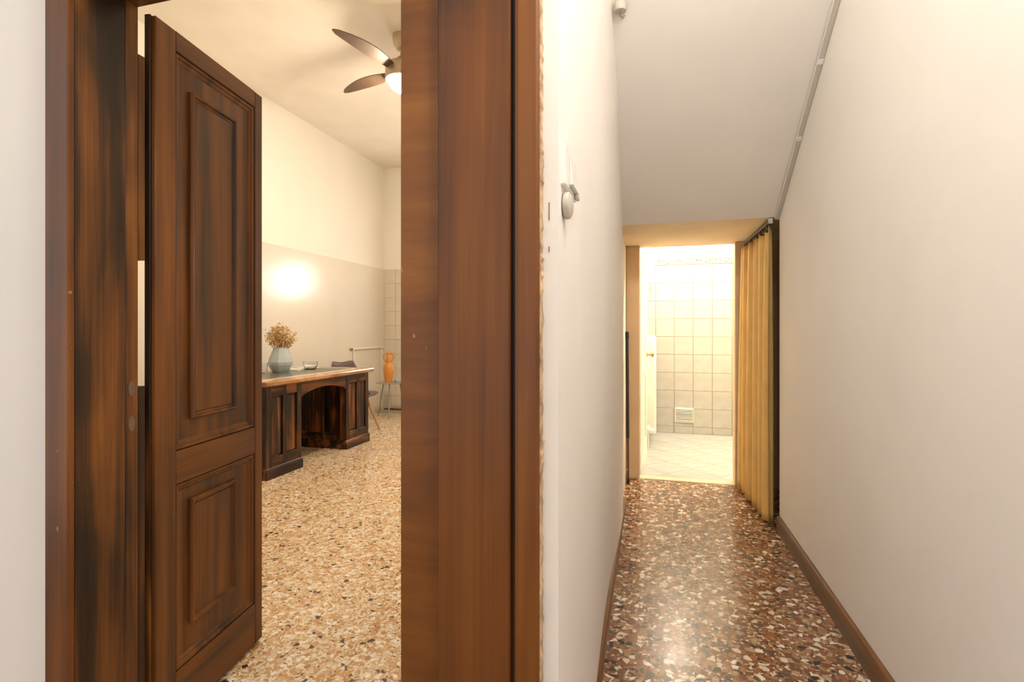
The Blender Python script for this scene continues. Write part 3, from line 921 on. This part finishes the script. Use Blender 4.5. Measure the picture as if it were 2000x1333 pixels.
# ------------------------------------------------------------------ shell chair at the far end of the desk
fa = math.atan2(-0.39, 0.92)
cr = empty('shell_chair', (-3.57, 5.66, 0.002), fa)   # local +x is the front
def shell():
    vs, fs = [], []
    nu, nv = 22, 12
    for i in range(nu + 1):
        t = i / nu
        if t < 0.5:                                  # seat from the front lip to the back
            q = t / 0.5
            cx = 0.215 - 0.375 * q
            cz = 0.450 - 0.018 * math.sin(PI * q) - 0.02 * max(0, (0.15 - q) / 0.15)
            hw = 0.205 + 0.02 * math.sin(PI * q)
        else:
            q = (t - 0.5) / 0.5
            a = q * 1.25
            cx = -0.160 - 0.085 * math.sin(min(a, PI / 2)) - 0.035 * q
            cz = 0.450 + 0.385 * q ** 1.25
            hw = 0.205 - 0.015 * q - 0.04 * max(0, q - 0.8) / 0.2
        for j in range(nv + 1):
            s = -1 + 2 * j / nv
            x, z = cx, cz
            if t < 0.5:
                z += 0.035 * s ** 4
            else:
                x += 0.07 * s ** 2 * (1 - 0.4 * q)
                z += (0.030 * s ** 2 - 0.075 * max(0, abs(s) - 0.72) ** 1.2) * max(0, q - 0.6) / 0.4 + 0.035 * s ** 4 * (1 - q)
            vs.append((x, s * hw, z))
    st = nv + 1
    for i in range(nu):
        for j in range(nv):
            a = i * st + j
            fs.append([a, a + 1, a + st + 1, a + st])
    return vs, fs
v_, f_ = shell()
so = poly('shell', v_, f_, 'chair_shell', cr, smooth=True)
md = so.modifiers.new('thick', 'SOLIDIFY'); md.thickness = 0.012; md.offset = 0
lathe('seat_pad', [(0, 0), (0.165, 0), (0.178, 0.010), (0.170, 0.026), (0.10, 0.032), (0, 0.033)], 'chair_pad', cr, (0.035, 0, 0.442), seg=24)
for sx in (-1, 1):
    for sy in (-1, 1):
        tube('leg', [(0.22 * sx * (1.0 if sx > 0 else 0.95), 0.22 * sy, 0.0), (0.10 * sx, 0.11 * sy, 0.40)], [0.011, 0.019], 'beech', cr)
box('under_frame', -0.13, 0.13, -0.13, 0.13, 0.395, 0.42, 'iron', cr, 0.006)
tag(cr, 'taupe plastic shell chair with wooden legs beyond the desk', 'chair')

# ------------------------------------------------------------------ side table, amphora, dish
stb = empty('side_table', (-3.59, 6.64, 0.002))
lathe('table_top', [(0, 0.488), (0.205, 0.488), (0.213, 0.491), (0.213, 0.497), (0.209, 0.500), (0, 0.500)], 'table_metal', stb, seg=40)
for k in range(3):
    a = math.radians(-70 + 120 * k)
    c0, s0 = math.cos(a), math.sin(a)
    tube('leg', [(0.135 * c0, 0.135 * s0, 0.488), (0.215 * c0, 0.215 * s0, 0.06), (0.232 * c0, 0.232 * s0, 0.02), (0.228 * c0, 0.228 * s0, 0.0)], 0.0095, 'table_metal', stb)
    tube('stretcher', [(0.222 * c0, 0.222 * s0, 0.04), (0.09 * c0, 0.09 * s0, 0.065), (0, 0, 0.07)], 0.008, 'table_metal', stb)
tag(stb, 'small round grey-green metal side table in the room corner', 'table')
TT = 0.002 + 0.500
am = empty('amphora', (-3.585, 6.56, TT))
lathe('jar_body', [(0, 0), (0.048, 0), (0.050, 0.012), (0.058, 0.06), (0.070, 0.13), (0.073, 0.19), (0.066, 0.235), (0.046, 0.265), (0.034, 0.280), (0.036, 0.292), (0.043, 0.325), (0.036, 0.36), (0.026, 0.385), (0.024, 0.40), (0.030, 0.412), (0.029, 0.424), (0.020, 0.430), (0.018, 0.444), (0, 0.446)], 'terracotta', am, seg=28)
ha = math.radians(33)
for s in (-1, 1):
    pts = [(0.030, 0.285), (0.052, 0.315), (0.070, 0.355), (0.068, 0.388), (0.050, 0.402), (0.026, 0.398)]
    tube('handle', [(s * r * math.cos(ha), s * r * math.sin(ha), z) for r, z in pts], 0.0085, 'terracotta', am, seg=8)
tag(am, 'orange terracotta amphora with two handles on the side table', 'amphora')
ad = lathe('dish', [(0, 0), (0.035, 0), (0.055, 0.03), (0.058, 0.042), (0.052, 0.042), (0.044, 0.02), (0, 0.012)], 'ashtray', None, (-3.465, 6.62, TT), seg=24)
tag(ad, 'small pale blue ceramic dish beside the terracotta amphora', 'dish')

# wall pipe in the corner
wp = empty('wall_pipe', (RWX + 0.004, 6.35, 0.98))
tube('pipe_run', [(0.014, 0.0, 0), (0.014, 0.45, 0.0), (0.014, 0.86, 0.0)], 0.011, 'plaster_room', wp)
tube('pipe_drop', [(0.014, 0.03, 0), (0.014, 0.03, -0.97)], 0.008, 'plaster_room', wp)
tube('pipe_drop', [(0.014, 0.80, 0), (0.014, 0.80, -0.97)], 0.008, 'plaster_room', wp)
lathe('valve_cap', [(0, 0), (0.016, 0), (0.016, 0.05), (0, 0.05)], 'brass', wp, (0.014, 0.0, 0), (PI / 2, 0, 0), 14)
tag(wp, 'thin white painted pipe on the wall beyond the desk', 'pipe')

# ------------------------------------------------------------------ ceiling fan with lamp
fn = empty('ceiling_fan', (-2.07, 4.02, RH))
lathe('canopy', [(0.02, -0.125), (0.045, -0.12), (0.072, -0.08), (0.078, -0.035), (0.078, 0), (0, 0)], 'fan_body', fn, seg=28)
tube('down_rod', [(0, 0, -0.12), (0, 0, -0.20)], 0.013, 'fan_body', fn)
lathe('motor_housing', [(0, -0.345), (0.118, -0.345), (0.122, -0.385), (0.136, -0.388), (0.142, -0.370), (0.140, -0.285), (0.118, -0.250), (0.060, -0.225), (0.038, -0.190), (0, -0.188)], 'fan_body', fn, seg=36)
gl = lathe('lamp_globe', [(0, -0.485), (0.05, -0.478), (0.090, -0.450), (0.112, -0.410), (0.114, -0.372), (0.10, -0.347), (0, -0.347)], 'fan_globe', fn, seg=28)
def blade_mesh():
    vs, fs = [], []
    n = 16
    for i in range(n + 1):
        t = i / n
        x = 0.125 + 0.605 * t
        c0 = 0.030 * math.sin(PI * t * 0.9)
        hw = 0.034 + 0.026 * math.sin(PI * min(1, t * 1.15) ** 0.9)
        if t > 0.8:
            hw *= math.sqrt(max(0.03, 1 - ((t - 0.8) / 0.2) ** 2))
        tilt = math.radians(13)
        for s in (-1, 1):
            for dz in (-0.0035, 0.0035):
                yy = s * hw
                vs.append((x, c0 + yy * math.cos(tilt), yy * math.sin(tilt) + dz))
    for i in range(n):
        a, b = i * 4, i * 4 + 4
        fs += [[a, b, b + 2, a + 2], [a + 1, a + 3, b + 3, b + 1], [a, a + 1, b + 1, b], [a + 2, b + 2, b + 3, a + 3]]
    fs += [[0, 2, 3, 1], [n * 4, n * 4 + 1, n * 4 + 3, n * 4 + 2]]
    me = bpy.data.meshes.new('blade')
    me.from_pydata(vs, [], fs)
    return me
bmh = blade_mesh()
for k in range(4):
    link('blade', bmh, 'blade', fn, (0, 0, -0.31), (0, 0, math.radians(-107 + 90 * k)))
tag(fn, 'ceiling fan with taupe blades and a lit globe lamp', 'fan')

# ------------------------------------------------------------------ corridor things
# curtain with rod, hooks
cu = empty('curtain', (0.728, 3.545, 0))
def cloth():
    vs, fs = [], []
    ns, nz = 220, 26
    random.seed(3)
    ph = [random.uniform(0, 6.28) for _ in range(6)]
    for k in range(nz + 1):
        q = k / nz
        z = 0.012 + q * (1.892 - 0.012)
        for i in range(ns + 1):
            t = i / ns
            y = t * 0.80 + 0.010 * math.sin(3 * 6.28 * t + ph[0]) * (1 - q)
            base = -0.012 - 0.030 * t * (1 - 0.35 * q) + 0.022 * (1 - t)
            amp = 0.028 * (1 - 0.45 * q ** 3)
            u = 6.283 * (7.5 * t + 0.45 * math.sin(5.1 * t + ph[1]) + 0.10 * (1 - q) * math.sin(8 * t + ph[2]))
            w_ = math.sin(u) * amp + 0.006 * math.sin(2 * u + ph[3]) + 0.008 * math.sin(0.43 * u + ph[4] + q)
            zz = z + (0.012 * math.cos(u) if k == nz else 0) - (0.010 * math.cos(0.5 * u + ph[5]) if k == 0 else 0)
            vs.append((base + w_, y + 0.010 * math.cos(u), zz))
    st = ns + 1
    for k in range(nz):
        for i in range(ns):
            a = k * st + i
            fs.append([a, a + 1, a + st + 1, a + st])
    return vs, fs
v_, f_ = cloth()
co = poly('cloth', v_, f_, 'curtain', cu, smooth=True)
md = co.modifiers.new('thick', 'SOLIDIFY'); md.thickness = 0.0025
for k in range(13):
    y = 0.02 + 0.063 * k
    tube('hook', [(0.0, y, 1.885), (0.006, y + 0.004, 1.898), (0.0, y, 1.909), (-0.006, y - 0.004, 1.918)], 0.0026, 'steel', cu, seg=6)
tag(cu, 'mustard yellow gathered curtain across the niche by the bathroom', 'curtain')
rod = empty('curtain_rail', (0.728, 3.53, 1.922))
box('rail_body', -0.012, 0.012, 0.0, 0.865, 0.0, 0.030, 'iron', rod, 0.003)
box('end_stop', -0.015, 0.015, -0.012, 0.0, -0.006, 0.031, 'steel', rod, 0.003)
tag(rod, 'dark metal curtain rail under the low soffit', 'curtain rail')

# niche contents glimpsed past the curtain edge
su = empty('shelf_unit', (1.20, 3.76, 0))
for y in (0, 0.60):
    for x in (-0.22, 0.20):
        box('post', x - 0.015, x + 0.015, y - 0.015, y + 0.015, 0, 1.80, 'pole_thin', su)
for z in (0.28, 0.80, 1.30, 1.78):
    box('shelf', -0.235, 0.215, -0.015, 0.615, z, z + 0.02, 'jamb', su)
tag(su, 'dark wooden shelf unit inside the niche behind the curtain', 'shelf')
def soft_bag(name, loc, sx, sy, sz, mat, label):
    e = empty(name, loc)
    bm = box_bm(sx, sy, sz, min(sx, sy, sz) * 0.28, 3)
    for v in bm.verts:
        v.co.x += 0.03 * math.sin(9 * v.co.z + 5 * v.co.y) * sx
        v.co.z += sz / 2
    link('bag_body', bm_mesh(bm, name), mat, e, smooth=True)
    tube('handle', [(-sx * 0.2, 0, sz * 0.98), (-sx * 0.15, 0, sz * 1.15), (sx * 0.15, 0, sz * 1.15), (sx * 0.2, 0, sz * 0.98)], 0.008, mat, e, seg=8)
    tag(e, label, 'bag')
soft_bag('cloth_bag', (1.19, 4.02, 0.822), 0.30, 0.32, 0.34, 'red_cloth', 'dark red cloth bag on the niche shelf')
soft_bag('cloth_bag', (1.19, 4.10, 0.302), 0.32, 0.34, 0.36, 'dark_cloth', 'black cloth bag on the lower niche shelf')

# cable duct along the wall and the sloping ceiling
nrm = Vector((0, SLOPE, 1)).normalized()
a0 = Vector((RX - 0.012, YT + 0.02, ceil_z(YT + 0.02) - 0.016))
a1 = Vector((RX - 0.012, SY - 0.01, ceil_z(SY - 0.01) - 0.016))
cd = empty('cable_duct', a0)
dlen = (a1 - a0).length
rx = math.atan2((a1 - a0).z, (a1 - a0).y)
def rot_box(name, x0, x1, y0, y1, z0, z1, mat, parent, bevel=0.0):
    o = box(name, x0, x1, y0, y1, z0, z1, mat, parent, bevel)
    mtx = Matrix.Rotation(rx, 4, 'X')
    o.location = mtx @ Vector(o.location)
    o.rotation_euler = (rx, 0, 0)
    return o
rot_box('duct', -0.011, 0.011, 0, dlen, -0.011, 0.010, 'cream_plastic', cd, 0.002)
rot_box('duct_lid', -0.014, -0.011, 0, dlen, -0.008, 0.006, 'white_plastic', cd, 0.001)
for k in range(6):
    rot_box('clip', -0.0165, 0.011, 0.25 + 0.42 * k, 0.275 + 0.42 * k, -0.014, -0.011, 'white_plastic', cd, 0.001)
tag(cd, 'thin cream cable duct along the top of the corridor wall', 'cable duct')
cb = empty('ceiling_hook', (-0.13, 2.36, ceil_z(2.36)))
lathe('plate', [(0, -0.030), (0.026, -0.030), (0.030, -0.018), (0.030, 0.020), (0, 0.020)], 'cream_plastic', cb, seg=20)
tube('hook', [(0, 0, -0.028), (0, 0, -0.05), (0.012, 0, -0.062), (0.018, 0, -0.05)], 0.004, 'steel', cb, seg=8)
tag(cb, 'small grey hook plate on the sloping ceiling', 'hook')

# wall switch on the corridor's left wall
sw = empty('wall_switch', (LX + 0.006, 1.105, 1.545))
box('plate', -0.012, 0.004, -0.078, 0.080, 0.0, 0.085, 'white_plastic', sw, 0.003, 2)
pr = poly('rocker', [(0.0045, -0.03, 0.012), (0.0045, 0.055, 0.012), (0.0045, 0.055, 0.074), (0.0045, -0.03, 0.074), (0.013, -0.03, 0.012), (0.013, 0.055, 0.012), (0.006, 0.055, 0.074), (0.006, -0.03, 0.074)],
     [[0, 1, 2, 3], [4, 5, 6, 7], [0, 1, 5, 4], [1, 2, 6, 5], [2, 3, 7, 6], [3, 0, 4, 7]], 'white_plastic', sw)
box('sensor', 0.0045, 0.012, 0.045, 0.078, 0.002, 0.016, 'cream_plastic', sw, 0.002)
lathe('dimmer_knob', [(0, 0), (0.026, 0), (0.028, 0.004), (0.027, 0.012), (0.018, 0.017), (0, 0.018)], 'cream_plastic', sw, (-0.004, -0.045, -0.036), (0, PI / 2, 0), 24)
tag(sw, 'white wall switch plate with round dimmer knob below it', 'switch')

# telescopic pole leaning in the corner
bp_ = empty('broom_pole', (-0.172, 4.26, 0))
top = Vector((-0.012, 0.06, 1.235))
def along(t): return top * t
tube('upper_tube', [along(0.30), along(0.985)], 0.013, 'pole', bp_, seg=14)
tube('lower_tube', [along(0.01), along(0.30)], 0.009, 'pole_thin', bp_, seg=12)
tube('end_cap', [along(0.955), along(1.0)], [0.0155, 0.014], 'iron', bp_, seg=14)
tube('foot', [along(0.0), along(0.035)], 0.013, 'pole', bp_, seg=12)
tube('hook', [along(0.03), Vector((-0.010, -0.02, 0.055)), Vector((-0.012, -0.035, 0.09)), Vector((-0.010, -0.025, 0.115)), along(0.10)], 0.004, 'steel', bp_, seg=8)
tag(bp_, 'black telescopic pole leaning in the corner by the bathroom doorway', 'pole')

# unseen hall lamp, added to brighten corridor walls and slope
hl = empty('hall_fill_lamp', (0.30, 0.52, HZ))
lathe('globe', [(0, 0), (0.07, 0.01), (0.13, 0.06), (0.15, 0.14), (0.13, 0.22), (0.07, 0.27), (0.05, 0.275)], 'hall_fill_globe', hl, (0, 0, -0.80))
tube('stem', [(0, 0, -0.528), (0, 0, -0.02)], 0.012, 'brass', hl)
lathe('canopy', [(0.02, -0.04), (0.06, -0.02), (0.06, 0), (0, 0)], 'brass', hl)
tag(hl, 'unseen globe lamp added on the hall ceiling to light the corridor', 'lamp')
